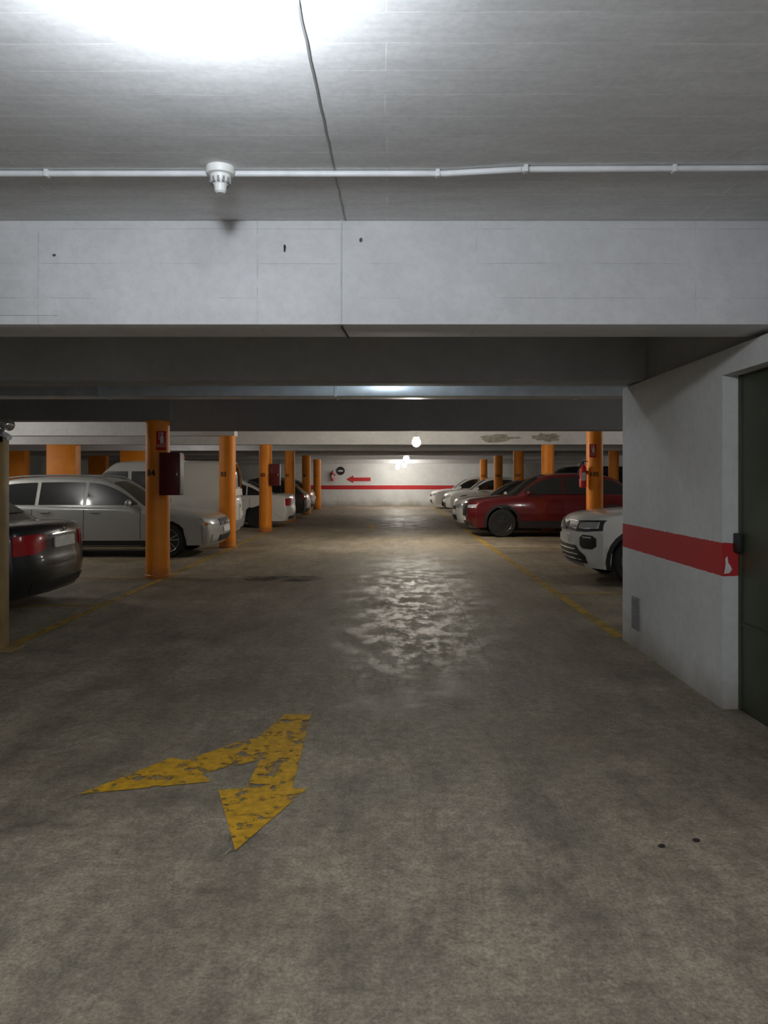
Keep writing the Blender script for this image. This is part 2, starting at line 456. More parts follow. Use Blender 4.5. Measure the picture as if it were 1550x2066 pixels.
lamp((-6.8, 12.2, 2.70), .08, 'fill_bay', CZ - 2.70, 'added fill globe over the left parking bays')  # added fill outside the frame, brightens the silver estate
lamp((8.2, 18.3, 2.6), .08, 'bulb3', CZ - 2.6, 'added fill globe over the left parking bays')  # added fill hidden by the right wall, lights the right-hand cars
lamp((5.0, 8.9, 2.72), .08, 'fill_bay', CZ - 2.72, 'added fill globe over the left parking bays')  # added fill outside the frame, lights the white crossover's near side
lamp((-6.5, 24.0, 2.75), .08, 'fill_bay', CZ - 2.75, 'added fill globe over the left parking bays')  # added fill for the far left cars, hidden by the beams
lamp((.05, 7.65, 2.74), .06, 'fill_duct', CZ - 2.74, 'small cool fill globe added behind the beam to light the duct')  # added fill hidden by the second beam, brightens the duct face

# ------------------------------------------------------------------ columns
def column(x, y, top, num=None, r=.175, grp='round orange columns'):
    e = empty('column', (x, y, 0)); tag(e, 'round orange-painted concrete column' + (' stencilled ' + num if num else ''), 'column', grp)
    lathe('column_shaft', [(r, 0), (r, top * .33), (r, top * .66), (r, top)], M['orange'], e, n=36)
    lathe('column_footing', [(r + .012, 0), (r + .012, .05), (r + .002, .06)], M['orange'], e, n=36)
    if num:
        def xf(c, r=r):
            xx = c.x - .05
            return Vector((xx, -math.sqrt(max(0, (r + .002) ** 2 - xx * xx)) - c.z, 1.56 + c.y))
        text_mesh('column_number', num, .13, M['ink'], e, xf, .004)
    return e
LX, RX = -3.48, 4.36
column(LX, 11.5, 2.34, '84')
column(LX, 16.42, 2.38, '83')
column(LX + .02, 21.3, 2.40, '82')
column(LX + .05, 26.2, 2.40, '81')
column(LX + .08, 31.1, 2.38, '80')
column(LX + .05, 36.0, 2.34, '79')
column(RX, 16.42, CZ, '105')
column(RX, 21.3, 2.40, '106')
column(RX, 26.2, 2.40, '107')
column(RX, 31.1, 2.38, '108')
column(RX, 36.0, 2.34, '109')
for (x, y) in ((7.6, 26.2), (7.6, 21.3)):
    column(x, y, 2.40)
for (x, y, w) in ((-9.05, 21.3, .8), (-8.75, 26.2, .8), (-12.75, 26.2, .76), (-11.8, 31.1, .7), (-8.7, 31.1, .7)):
    p = box('concrete_pier', x - w / 2, x + w / 2, y - .19, y + .19, 0, 2.40 if y < 30 else 2.38, M['orange'], None, .012)
    tag(p, 'wide rectangular orange-painted concrete pier', 'pillar', 'rectangular orange piers')

po = empty('metal_post', (-3.39, 6.70, 0)); tag(po, 'thin beige painted metal post with chrome spotlight on top', 'post')
box('post_shaft', -.055, .045, -.05, .05, .01, 1.86, M['postpaint'], po, .006)
box('post_base_plate', -.13, .15, -.12, .12, 0, .02, M['postpaint'], po, .004)
box('post_cap', -.06, .05, -.055, .055, 1.86, 1.875, M['gray'], po, .003)
box('spotlight_bracket', -.02, .04, -.05, -.02, 1.80, 1.92, M['chrome'], po, .004)
lathe('spotlight_head', [(.02, -.07), (.042, -.04), (.050, .06), (.046, .065)], M['chrome'], po, axis='Y', origin=(.07, -.06, 1.955))
cyl('spotlight_sensor', (0.04, -.02, 1.87), (.10, -.06, 1.84), .025, M['plastic'], po, 16)

def ext_sign(x, y, z):
    e = empty('extinguisher_sign', (x, y, z)); tag(e, 'red fire extinguisher sign with white pictogram on column', 'sign')
    box('sign_plate', -.075, .075, -.006, 0, 0, .28, M['red'], e, .002)
    bm = bmesh.new()
    add_cyl(bm, (0.01, -.008, .10), (0.01, -.008, .20), .026, 14)
    add_cyl(bm, (0.01, -.008, .20), (0.01, -.008, .225), .022, 14, .010)
    add_box(bm, .0, .02, -.011, -.006, .222, .25); add_box(bm, -.03, .035, -.011, -.006, .245, .257)
    add_box(bm, -.036, -.028, -.011, -.006, .15, .257)
    for v in bm.verts: v.co.y = -.006 + (v.co.y + .006) * .12
    finish_bm(bm, 'sign_pictogram', M['white'], e)
    text_mesh('sign_text', 'EXTINTOR', .026, M['white'], e, lambda c: Vector((c.x, -.0075 - c.z, .055 + c.y)), .0006)
    box('sign_rule', -.07, .07, -.0075, -.006, .082, .086, M['white'], e)
ext_sign(-3.375, 11.328, 1.90)
ext_sign(RX - .085, 16.24, 1.92)

def hose_cabinet(x, y, z, w=.30, h=.62, dp=.22):
    e = empty('fire_hose_cabinet', (x, y, z)); tag(e, 'dark red metal fire cabinet fixed to an orange column', 'fire cabinet')
    box('cabinet_body', -w / 2, w / 2, -dp / 2, dp / 2, 0, h, M['redbox'], e, .008)
    box('cabinet_door', -w / 2 + .015, w / 2 - .015, -dp / 2 - .012, -dp / 2, .015, h - .015, M['redbox'], e, .004)
    box('cabinet_side_edge', w / 2 - .002, w / 2 + .006, -dp / 2 + .01, dp / 2 - .01, .02, h - .02, M['gray'], e, .002)
    box('cabinet_latch', w / 2 - .05, w / 2 - .03, -dp / 2 - .025, -dp / 2 - .01, h * .5 - .03, h * .5 + .03, M['chrome'], e, .003)
hose_cabinet(-3.21, 11.27, 1.24)
hose_cabinet(-3.17, 21.2, 1.27, .26, .6)

def extinguisher(x, y, z, s=1):
    e = empty('fire_extinguisher', (x, y, z)); tag(e, 'red fire extinguisher with black hose hung on bracket', 'fire extinguisher')
    lathe('extinguisher_body', [(.06, 0), (.075, .02), (.075, .40), (.06, .45), (.03, .48), (.02, .50)], M['red'], e)
    lathe('extinguisher_valve', [(.018, .50), (.022, .52), (.016, .55)], M['black'], e)
    box('extinguisher_lever', -.01, .10, -.012, .012, .55, .565, M['black'], e, .003)
    bm = bmesh.new(); prev = None
    for k in range(9):
        t = k / 8; p = Vector((-.02 - .08 * math.sin(t * math.pi * .9), -.02, .53 - .38 * t))
        if prev is not None: add_cyl(bm, prev, p, .010, 8)
        prev = p
    finish_bm(bm, 'extinguisher_hose', M['black'], e, 40)
    box('extinguisher_label', -.04, .04, -.078, -.07, .15, .32, M['white'], e)
    box('extinguisher_bracket', -.02, .14, .06, .11, .30, .36, M['black'], e)
extinguisher(RX - .28, 16.30, 1.28)
extinguisher(-3.05, 40.48, 1.30)

ar = mesh('wall_arrow', [(x, 40.585 - t, z) for t in (0, .01) for (x, z) in
     ((-2.32, 1.40), (-1.95, 1.60), (-1.95, 1.49), (-1.05, 1.49), (-1.05, 1.30), (-1.95, 1.30), (-1.95, 1.20))],
     [tuple(range(7)), tuple(range(13, 6, -1))] + [(i, (i + 1) % 7, 7 + (i + 1) % 7, 7 + i) for i in range(7)], M['redpaint'])
tag(ar, 'red painted arrow pointing along the white end wall', 'arrow sign')
rs = empty('round_sign', (-2.63, 40.585, 1.84)); tag(rs, 'small round black sign with pale bar on white wall', 'sign')
lathe('sign_disc', [(.22, -.02), (.22, 0)], M['black'], rs, axis='Y')
box('sign_bar', -.13, .13, -.030, -.018, -.035, .035, M['white'], rs)

# ------------------------------------------------------------------ floor markings
def flat(name, pts, mat, label, z=.004, cat='floor marking'):
    o = mesh(name, [(x, y, z) for x, y in pts], [tuple(range(len(pts)))], mat, recalc=False)
    for p in o.data.polygons:
        if p.normal.z < 0: o.data.flip_normals(); break
    return tag(o, label, cat)
A = [(-.667, 4.86), (-.501, 4.86), (-.472, 3.70), (-.401, 3.70), (-.622, 3.083), (-.827, 3.69), (-.699, 3.70),
     (-.690, 4.08), (-.954, 3.885), (-.885, 3.785), (-1.474, 3.632), (-1.172, 4.106), (-1.083, 4.07), (-.84, 4.376), (-.763, 4.417)]
flat('floor_arrow', A, M['yellow'], 'worn yellow two-headed direction arrow painted on concrete')
flat('floor_arrow', [(-.62, 22.2), (-.50, 22.2), (-.50, 23.4), (-.3, 23.4), (-.56, 24.6), (-.82, 23.4), (-.62, 23.4)], M['yellow'], 'small worn yellow direction arrow between parked cars')
flat('bay_line', [(2.09, 7.2), (2.21, 7.2), (2.21, 38), (2.09, 38)], M['yline'], 'faded yellow line edging the parking bays')
flat('bay_line', [(-3.42, 6.9), (-3.32, 6.9), (-3.30, 38), (-3.40, 38)], M['yline'], 'faded yellow line between orange columns')
for y in (9.0, 11.45, 13.9, 16.4, 18.8, 21.3, 23.8, 26.2):
    flat('bay_divider_line', [(-8.4, y - .04), (-3.42, y - .04), (-3.42, y + .04), (-8.4, y + .04)], M['yline'], 'faded yellow line separating two parking bays', .003)
for y in (9.9, 13.0, 16.4, 19.0, 21.5, 23.8, 26.2):
    flat('bay_divider_line', [(2.21, y - .04), (7.2, y - .04), (7.2, y + .04), (2.21, y + .04)], M['yline'], 'faded yellow line separating two parking bays', .003)
rj = random.Random(9)
pts = [(.80 + .008 * math.sin(k * .65) + .006 * math.sin(k * 1.9) + rj.uniform(-.003, .003), 1.6 + k * .1, .004) for k in range(104)]
wj = [rj.uniform(.004, .014) * (1.5 if k > 40 else .8) for k in range(104)]
fj = ribbon('floor_joint', pts, lambda k: wj[k], M['fcrack']); tag(fj, 'faint pale lengthwise joint in the concrete floor', 'joint')
fj2 = mesh('floor_joint', [(-8, 11.80, .0025), (4, 11.80, .0025), (4, 11.84, .0025), (-8, 11.84, .0025)], [(0, 1, 2, 3)], M['fcrack'])
tag(fj2, 'pale crosswise joint in the concrete floor', 'joint')
oil = [(-1.6 + .62 * math.cos(a) * (1 + .2 * math.sin(3 * a)), 11.35 + .42 * math.sin(a) * (1 + .25 * math.cos(2 * a))) for a in [k * math.pi / 14 for k in range(28)]]
flat('oil_stain', oil, M['oil'], 'dark damp oil stain on concrete floor', .005, 'stain')
def scuff(a, b, w, label='thin pale scratch scuffed across the concrete'):
    a = Vector(a); b = Vector(b); n = (b - a).normalized(); n = Vector((-n.y, n.x)) * w / 2
    flat('floor_scratch', [tuple(a - n), tuple(b - n), tuple(b + n), tuple(a + n)], M['scuff'], label, .0035, 'scratch')
scuff((-.92, 4.55), (-.80, 5.1), .006); scuff((-1.35, 3.62), (-1.28, 3.78), .008); scuff((-.66, 3.05), (-.60, 3.25), .01)
for (x, y) in ((1.26, 3.17), (1.10, 3.12)):
    s = sphere('pebble', (x, y, .006), .012, M['black'], None, (1.3, .8, .5)); tag(s, 'tiny dark scrap lying on concrete', 'debris')

# ------------------------------------------------------------------ cars
def chaikin(pts, it=2):
    for _ in range(it):
        q = [pts[0]]
        for a, b in zip(pts[:-1], pts[1:]):
            q.append((a[0] * .75 + b[0] * .25, a[1] * .75 + b[1] * .25)); q.append((a[0] * .25 + b[0] * .75, a[1] * .25 + b[1] * .75))
        q.append(pts[-1]); pts = q
    return pts
def cl(v, a=0., b=1.): return max(a, min(b, v))
def interp(x, xs, ys):
    if x <= xs[0]: return ys[0]
    for i in range(len(xs) - 1):
        if x <= xs[i + 1]:
            t = (x - xs[i]) / max(1e-9, xs[i + 1] - xs[i]); return ys[i] + t * (ys[i + 1] - ys[i])
    return ys[-1]

_wc = {}
def wheel_meshes(R, rimk):
    k = (round(R, 3), rimk)
    if k in _wc: return _wc[k]
    t = lathe('tire', [(R * .66, -.095), (R * .9, -.105), (R * .98, -.085), (R, -.05), (R, .05), (R * .98, .085), (R * .9, .105), (R * .66, .095)], M['tire'], axis='Y', n=36)
    bm = bmesh.new()
    add_cyl(bm, (0, .04, 0), (0, -.04, 0), R * .15, 16)
    for i in range(10):
        a = 2 * math.pi * i / 10
        off = .10 if i % 2 else -.10
        mt = Matrix.Rotation(a + off, 4, 'Y') @ Matrix.Translation((R * .39, .0, 0)) @ Matrix.Diagonal((R * .54, .05, R * .075, 1))
        bmesh.ops.create_cube(bm, size=1, matrix=mt)
    bmesh.ops.translate(bm, verts=bm.verts, vec=(0, .085, 0))
    n = 36; rr = [(R * .60, .09), (R * .675, .108), (R * .69, .100), (R * .66, .05)]
    rings = [[bm.verts.new((r * math.cos(2 * math.pi * q / n), h, r * math.sin(2 * math.pi * q / n))) for q in range(n)] for r, h in rr]
    for i in range(4):
        for q in range(n):
            bm.faces.new([rings[i][q], rings[i][(q + 1) % n], rings[(i + 1) % 4][(q + 1) % n], rings[(i + 1) % 4][q]])
    r_ = finish_bm(bm, 'rim', M[rimk], None, 35)
    d_ = lathe('brake_disc', [(R * .64, .096), (R * .64, .099)], M['black'], axis='Y')
    res = (t.data, r_.data, d_.data)
    for o in (t, r_, d_): bpy.data.objects.remove(o)
    _wc[k] = res; return res

def car(label, cat, nose, yc, faces_right, sp, group=None):
    L, W = sp['L'], sp['W']
    rear_out = sp.get('rear_out', False)
    if faces_right: cx = nose - L / 2; rot = 0
    else: cx = nose + L / 2; rot = math.pi
    if rear_out:
        if nose < 0: cx = nose - L / 2; rot = math.pi
        else: cx = nose + L / 2; rot = 0
    e = empty(sp.get('name', 'car'), (cx, yc, 0), rot); tag(e, label, cat, group)
    pm = sp['paint']; gc = sp.get('gc', .2); R = sp.get('R', .32); fo = sp.get('fo', .86); ro = sp.get('ro', .9)
    T = chaikin(sp['top'], 2)
    Ra = R + .055
    def arch(sc):
        a0 = math.asin((gc - R) / Ra)
        out = []
        for k in range(13):
            a = a0 + (math.pi - 2 * a0) * k / 12
            out.append((sc + Ra * math.cos(a), R + Ra * math.sin(a)))
        return out
    bot = [(L - .14, gc)] + arch(L - ro) + [(L - ro - Ra - .2, gc - .01), (fo + Ra + .2, gc - .01)] + arch(fo) + [(.14, gc)]
    poly = T + bot; nT = len(T)
    hw = W / 2; pf = sp.get('pf', .2); pr = sp.get('pr', .14)
    N = len(poly); nor = []
    for i in range(N):
        a = poly[i - 1]; b = poly[(i + 1) % N]
        tx, tz = b[0] - a[0], b[1] - a[1]; l = math.hypot(tx, tz) or 1
        nor.append((-tz / l, tx / l))
    def fz(z): return 1 - .05 * cl((z - .62) / .4) ** 1.5 - .035 * cl((.48 - z) / .3)
    INS = [(1, .055), (.985, .028), (.95, .009), (.88, 0), (.6, 0), (.3, 0), (0, 0)]
    def inset(t):
        t = abs(t); xs = [0, .88, .95, .985, 1]; return interp(t, xs, [0, 0, .009, .028, .055])
    def pulls(s, t):
        return pf * abs(t) ** 3 * cl(1 - s / .42) - pr * abs(t) ** 3 * cl(1 - (L - s) / .42)
    ts = [-t for t, _ in INS[:-1]] + [0] + [t for t, _ in reversed(INS[:-1])]
    bm = bmesh.new(); rows = []
    for t in ts:
        row = []
        for i, (s, z) in enumerate(poly):
            k = inset(t) if i < nT else 0
            s2 = s - nor[i][0] * k; z2 = z - nor[i][1] * k
            crown = .035 * (1 - t * t) * cl((z - .6) / .2) if i < nT else 0
            s3 = s2 + pulls(s2, t)
            row.append(bm.verts.new((L / 2 - s3, t * hw, z2 + crown - .035 * cl((z - .6) / .2) * .5 * (i < nT))))
        rows.append(row)
    for a, b in zip(rows[:-1], rows[1:]):
        for i in range(N): bm.faces.new([a[i], a[(i + 1) % N], b[(i + 1) % N], b[i]])
    caps = [bm.faces.new(rows[0]), bm.faces.new(list(reversed(rows[-1])))]
    bmesh.ops.triangulate(bm, faces=caps)
    for zc in (.3, .4, .5, .6, .7, .8, .88):
        bmesh.ops.bisect_plane(bm, geom=list(bm.verts) + list(bm.edges) + list(bm.faces), plane_co=(0, 0, zc), plane_no=(0, 0, 1), dist=1e-5)
    for v in bm.verts: v.co.y *= fz(v.co.z)
    finish_bm(bm, 'car_body', pm, e, 42)
    box('underbody', -L / 2 + fo + Ra, L / 2 - fo - Ra, -hw * .8, hw * .8, gc - .04, gc + .02, M['black'], e)
    g = sp['cab']; belt = sp['belt']
    G = chaikin(g, 2); wb = hw * fz(belt) - .035; tum = sp.get('tum', .36)
    def Y(z): return wb - max(0, z - belt) * tum
    cum = [0]
    for a, b in zip(G[:-1], G[1:]): cum.append(cum[-1] + math.hypot(b[0] - a[0], b[1] - a[1]))
    tot = cum[-1]
    s0, s1 = G[0][0], G[-1][0]; gb = sp.get('gb', .13)
    def gp(f, t, off=0.):
        d = f * tot
        s = interp(d, cum, [p[0] for p in G]); z = interp(d, cum, [p[1] for p in G])
        d2 = min(tot, d + .03); d1 = max(0, d - .03)
        tx = interp(d2, cum, [p[0] for p in G]) - interp(d1, cum, [p[0] for p in G])
        tz = interp(d2, cum, [p[1] for p in G]) - interp(d1, cum, [p[1] for p in G])
        l = math.hypot(tx, tz) or 1; nx, nz = -tz / l, tx / l
        k = interp(abs(t), [0, .85, .94, .985, 1], [0, 0, .008, .025, .05]) - off
        s -= nx * k; z -= nz * k
        yy = t * Y(z)
        z += .03 * (1 - t * t) * cl((z - belt) / .3)
        s += gb * t * t * cl(1 - (s - s0) / .9) - gb * .6 * t * t * cl(1 - (s1 - s) / .7)
        return Vector((L / 2 - s, yy, z))
    gts = [-1, -.985, -.94, -.85, -.6, -.3, 0, .3, .6, .85, .94, .985, 1]
    fs = [k / 44 for k in range(45)]
    bm = bmesh.new()
    rows = [[bm.verts.new(gp(f, t)) for f in fs] for t in gts]
    for a, b in zip(rows[:-1], rows[1:]):
        for i in range(len(fs) - 1): bm.faces.new([a[i], a[i + 1], b[i + 1], b[i]])
    bm.faces.new(rows[0]); bm.faces.new(list(reversed(rows[-1])))
    finish_bm(bm, 'cabin_shell', sp.get('roofpaint', pm), e, 40)
    def gstrip(name, f0, f1, tm, mat, off=.007):
        bm = bmesh.new(); nt_ = 8; nf = 6
        vs = [[bm.verts.new(gp(f0 + (f1 - f0) * j / nf, tm * (-1 + 2 * i / nt_), off)) for j in range(nf + 1)] for i in range(nt_ + 1)]
        for i in range(nt_):
            for j in range(nf): bm.faces.new([vs[i][j], vs[i + 1][j], vs[i + 1][j + 1], vs[i][j + 1]])
        return finish_bm(bm, name, mat, e, 60)
    fw = math.hypot(g[1][0] - g[0][0], g[1][1] - g[0][1]) / tot
    fr = math.hypot(g[-1][0] - g[-2][0], g[-1][1] - g[-2][1]) / tot
    gstrip('windshield', .10 * fw, .97 * fw, .90, M['glass'])
    if not sp.get('no_rear_glass'): gstrip('rear_window', 1 - .95 * fr, 1 - sp.get('rgl', .2) * fr, .84, M['glass'])
    def sil(s):
        best = 0
        for a, b in zip(G[:-1], G[1:]):
            if min(a[0], b[0]) - 1e-6 <= s <= max(a[0], b[0]) + 1e-6 and abs(b[0] - a[0]) > 1e-6:
                best = max(best, a[1] + (s - a[0]) / (b[0] - a[0]) * (b[1] - a[1]))
        return best
    wz = belt + .025
    for (a, b) in sp['win']:
        for sd in (1, -1):
            top = []; n = 14
            for k in range(n + 1):
                s = a + (b - a) * k / n; z = min(sil(s) - .085, sp.get('wtop', 9))
                if z > wz + .015: top.append((s, z))
            if len(top) < 2: continue
            vs = []; fc = []
            for q in range(len(top)):
                s, z = top[q]
                vs += [(L / 2 - s, sd * (Y(wz) + .006), wz), (L / 2 - s, sd * (Y(z) + .006), z)]
            for q in range(len(top) - 1): fc.append((2 * q, 2 * q + 1, 2 * q + 3, 2 * q + 2))
            mesh('side_window', vs, fc, M['glass'], e)
    fpts = []
    for p in T:
        if p[0] < .5 and (not fpts or p[1] > fpts[-1][1]): fpts.append(p)
        elif p[0] >= .5: break
    rpts = []
    for p in reversed(T):
        if p[0] > L - .5 and (not rpts or p[1] > rpts[-1][1]): rpts.append(p)
        elif p[0] <= L - .5: break
    def fpt(t, z, off):
        s = interp(z, [p[1] for p in fpts], [p[0] for p in fpts]) + inset(t) * .8; s += pulls(s, t) - off
        return Vector((L / 2 - s, t * hw * fz(z), z + 0.0175 * (1 - 2 * t * t) * cl((z - .6) / .2)))
    def rpt(t, z, off):
        s = interp(z, [p[1] for p in rpts], [p[0] for p in rpts]) - inset(t) * .8; s += pulls(s, t) + off
        return Vector((L / 2 - s, t * hw * fz(z), z + 0.0175 * (1 - 2 * t * t) * cl((z - .6) / .2)))
    def patch(name, key, rows_, fn, mirror, off=.010):
        for sg in ((1, -1) if mirror else (1,)):
            bm = bmesh.new(); vs = []
            fine = []
            for (a, b) in zip(rows_[:-1], rows_[1:]):
                for k in range(4): fine.append(tuple(a[i] + (b[i] - a[i]) * k / 4 for i in range(3)))
            fine.append(rows_[-1])
            for (t, z0, z1) in fine:
                col = [fn(sg * t, z0 + (z1 - z0) * j / 4, off) for j in range(5)]
                back = [fn(sg * t, z0 + (z1 - z0) * j / 4, -.03) for j in (4, 0)]
                vs.append([bm.verts.new(p) for p in col + back])
            for a, b in zip(vs[:-1], vs[1:]):
                for j in range(7): bm.faces.new([a[j], a[(j + 1) % 7], b[(j + 1) % 7], b[j]])
            bm.faces.new(vs[0]); bm.faces.new(vs[-1])
            finish_bm(bm, name, M[key], e, 50)
    for it in sp.get('front', []): patch(it[0], it[1], it[2], fpt, it[3], it[4] if len(it) > 4 else .010)
    for it in sp.get('rear', []): patch(it[0], it[1], it[2], rpt, it[3], it[4] if len(it) > 4 else .010)
    em = sp.get('emblem')
    if em:
        z, r, kind, side = em
        p = (fpt if side == 'f' else rpt)(0, z, .03); sx = 1 if side == 'f' else -1
        if side == 'r': p.x = rpt(0, z, 0).x - .022
        bm = bmesh.new(); n = 28; rings = []
        for rr, h in ((r * .84, 0), (r, 0), (r, .012), (r * .84, .012)):
            rings.append([bm.verts.new((p.x + sx * h, rr * math.cos(2 * math.pi * q / n), p.z + rr * math.sin(2 * math.pi * q / n))) for q in range(n)])
        for i in range(4):
            for q in range(n): bm.faces.new([rings[i][q], rings[i][(q + 1) % n], rings[(i + 1) % 4][(q + 1) % n], rings[(i + 1) % 4][q]])
        def bar(a, b, w=.012):
            add_cyl(bm, (p.x + sx * .006, a[0] * r, p.z + a[1] * r), (p.x + sx * .006, b[0] * r, p.z + b[1] * r), w * .5, 8)
        if kind == 'vw':
            bar((-.32, .82), (0, .08)); bar((.32, .82), (0, .08))
            bar((-.72, .42), (-.32, -.72)); bar((-.32, -.72), (0, .0)); bar((0, 0), (.32, -.72)); bar((.32, -.72), (.72, .42))
        elif kind == 'wing':
            bar((-.85, .25), (0, -.2)); bar((.85, .25), (0, -.2))
        elif kind == 'star':
            bar((0, 0), (0, .9)); bar((0, 0), (.75, -.5)); bar((0, 0), (-.75, -.5))
        elif kind == 'oval':
            bar((-.7, 0), (.7, 0))
        finish_bm(bm, 'emblem', M['chrome'], e, 40)
    def sy(z): return hw * fz(z)
    def sside(name, pts, mat, out=.004):
        for sg in (1, -1):
            vs = [(L / 2 - s, sg * (sy(z) + out), z) for s, z in pts]
            vi = [(L / 2 - s, sg * (sy(z) - .03), z) for s, z in pts]
            n = len(pts)
            mesh(name, vs + vi, [tuple(range(n)), tuple(range(2 * n - 1, n - 1, -1))] + [(i, (i + 1) % n, n + (i + 1) % n, n + i) for i in range(n)], mat, e)
    for s in sp.get('seams', []):
        zs = [gc + .12, .4, .5, .6, .7, .8, belt - .06]
        sside('door_seam', [(s - .005, z) for z in zs] + [(s + .005, z) for z in reversed(zs)], M['black'], .0025)
    for s in sp.get('handles', []):
        z = belt - .11
        sside('door_handle', [(s - .09, z - .012), (s - .09, z + .012), (s + .09, z + .014), (s + .09, z - .010)], M[sp.get('handlemat', 'gray')] if sp.get('handlemat') else pm, .03)
    sh = .17 if sp.get('clad') else .09
    sside('side_sill', [(fo + Ra + .03, gc), (fo + Ra + .03, gc + sh), (L - ro - Ra - .03, gc + sh), (L - ro - Ra - .03, gc)], M['black'], .008)
    if sp.get('clad'):
        for sc in (fo, L - ro):
            o_ = []; i_ = []
            for k in range(15):
                a = -.25 + (math.pi + .5) * k / 14
                if R + (Ra) * math.sin(a) < gc: continue
                i_.append((sc + (Ra - .005) * math.cos(a), R + (Ra - .005) * math.sin(a))); o_.append((sc + (Ra + .055) * math.cos(a), R + (Ra + .055) * math.sin(a)))
            for sg in (1, -1):
                vs = []; fc = []
                for q in range(len(i_)):
                    vs += [(L / 2 - i_[q][0], sg * (sy(i_[q][1]) + .012), i_[q][1]), (L / 2 - o_[q][0], sg * (sy(o_[q][1]) + .006), o_[q][1]), (L / 2 - i_[q][0], sg * (sy(i_[q][1]) - .05), i_[q][1])]
                for q in range(len(i_) - 1):
                    fc += [(3 * q, 3 * q + 1, 3 * q + 4, 3 * q + 3), (3 * q, 3 * q + 3, 3 * q + 5, 3 * q + 2)]
                mesh('wheel_arch_trim', vs, fc, M['black'], e)
    if sp.get('rails'):
        for sg in (1, -1):
            a, b = sp['rails']; bm = bmesh.new(); prev = None
            for k in range(11):
                s = a + (b - a) * k / 10; z = sil(s) + (.045 if 0 < k < 10 else -.02)
                p = Vector((L / 2 - s, sg * (Y(sil(s)) - .04), z))
                if prev is not None: add_cyl(bm, prev, p, .016, 8)
                prev = p
            finish_bm(bm, 'roof_rail', M['gray'], e, 40)
    ms = sp.get('mirror', g[0][0] + .42)
    for sg in (1, -1):
        sphere('side_mirror', (L / 2 - ms, sg * (hw + .06), belt + .06), .1, sp.get('mirrorpaint', pm), e, (.55, 1.05, .68))
        cyl('mirror_stalk', (L / 2 - ms, sg * (hw - .08), belt + .01), (L / 2 - ms, sg * (hw + .04), belt + .03), .018, M['black'], e, 8)
    tm_, rm_, dm_ = wheel_meshes(R, sp.get('rim', 'rim'))
    for sc in (fo, L - ro):
        for sg in (1, -1):
            w = bpy.data.objects.new('wheel', tm_); w.location = (L / 2 - sc, sg * (hw - .13), R); w.rotation_euler = (0, 0, 0 if sg > 0 else math.pi); link(w, e)
            r_ = bpy.data.objects.new('rim', rm_); link(r_, w)
            d_ = bpy.data.objects.new('brake_disc', dm_); link(d_, w)
    return e

def hatch(L=4.2, H=1.5, hn=.82, belt=.93):
    return dict(L=L, W=1.76, top=[(.10, .2), (.0, .32), (.0, .62), (.06, hn - .06), (.2, hn), (.6, hn + .07), (1.05, belt - .02), (1.6, belt), (L - .6, belt + .02), (L - .12, belt + .01), (L - .02, .8), (L, .55), (L - .01, .34), (L - .1, .2)],
      belt=belt, cab=[(.98, belt - .05), (1.75, H - .07), (2.4, H), (L - .75, H - .06), (L - .12, belt - .02)],
      win=[(1.35, 2.25), (2.31, 3.1), (3.16, L - .35)], seams=[1.28, 2.28, 3.2], handles=[2.08, 3.0],
      front=[('headlight', 'head', [(.58, .62, .70), (.8, .63, .76), (.98, .66, .78)], True),
             ('grille', 'black', [(-.48, .58, .68), (.48, .58, .68)], False),
             ('lower_intake', 'black', [(-.6, .27, .42), (.6, .27, .42)], False),
             ('license_plate', 'plate', [(-.29, .44, .54), (.29, .44, .54)], False, .018)],
      rear=[('tail_light', 'tail', [(.68, .68, .88), (.98, .68, .90)], True),
            ('license_plate', 'plate', [(-.29, .56, .66), (.29, .56, .66)], False, .018),
            ('bumper_insert', 'black', [(-.7, .24, .36), (.7, .24, .36)], False)],
      emblem=(.66, .06, 'oval', 'f'))

def sedan(L=4.6, H=1.44, tr=1.0):
    s = hatch(L, H)
    s['W'] = 1.80
    s['top'] = [(.10, .2), (.0, .32), (.0, .6), (.07, .72), (.2, .78), (.7, .86), (1.2, .92), (1.8, .94), (L - 1.0, .97), (L - .5, tr), (L - .12, tr - .01), (L - .04, tr - .10), (L - .03, .66), (L, .55), (L, .38), (L - .1, .2)]
    s['cab'] = [(1.15, .88), (1.95, H - .06), (2.6, H), (3.25, H - .04), (L - .62, .97)]
    s['win'] = [(1.5, 2.45), (2.51, 3.3), (3.34, 3.8)]
    s['seams'] = [1.4, 2.48, 3.42]; s['handles'] = [2.28, 3.2]; s['ro'] = 1.02
    s['belt'] = .94
    s['rear'] = [('tail_light', 'tail', [(.52, .70, .86), (.75, .66, .88), (.98, .66, .88)], True),
                 ('license_plate', 'plate', [(-.29, .70, .81), (.29, .70, .81)], False, .018),
                 ('plate_trim', 'chrome', [(-.36, .83, .855), (.36, .83, .855)], False, .02),
                 ('bumper_insert', 'black', [(-.75, .24, .34), (.75, .24, .34)], False)]
    return s
s = sedan(4.6, 1.44, .98); s['paint'] = P['blackcar']; s['rear_out'] = True; s['emblem'] = (.90, .04, 'oval', 'r'); s['pr'] = .2
car('glossy black sedan parked with its tail to the lane', 'car', -3.78, 9.0, True, s)

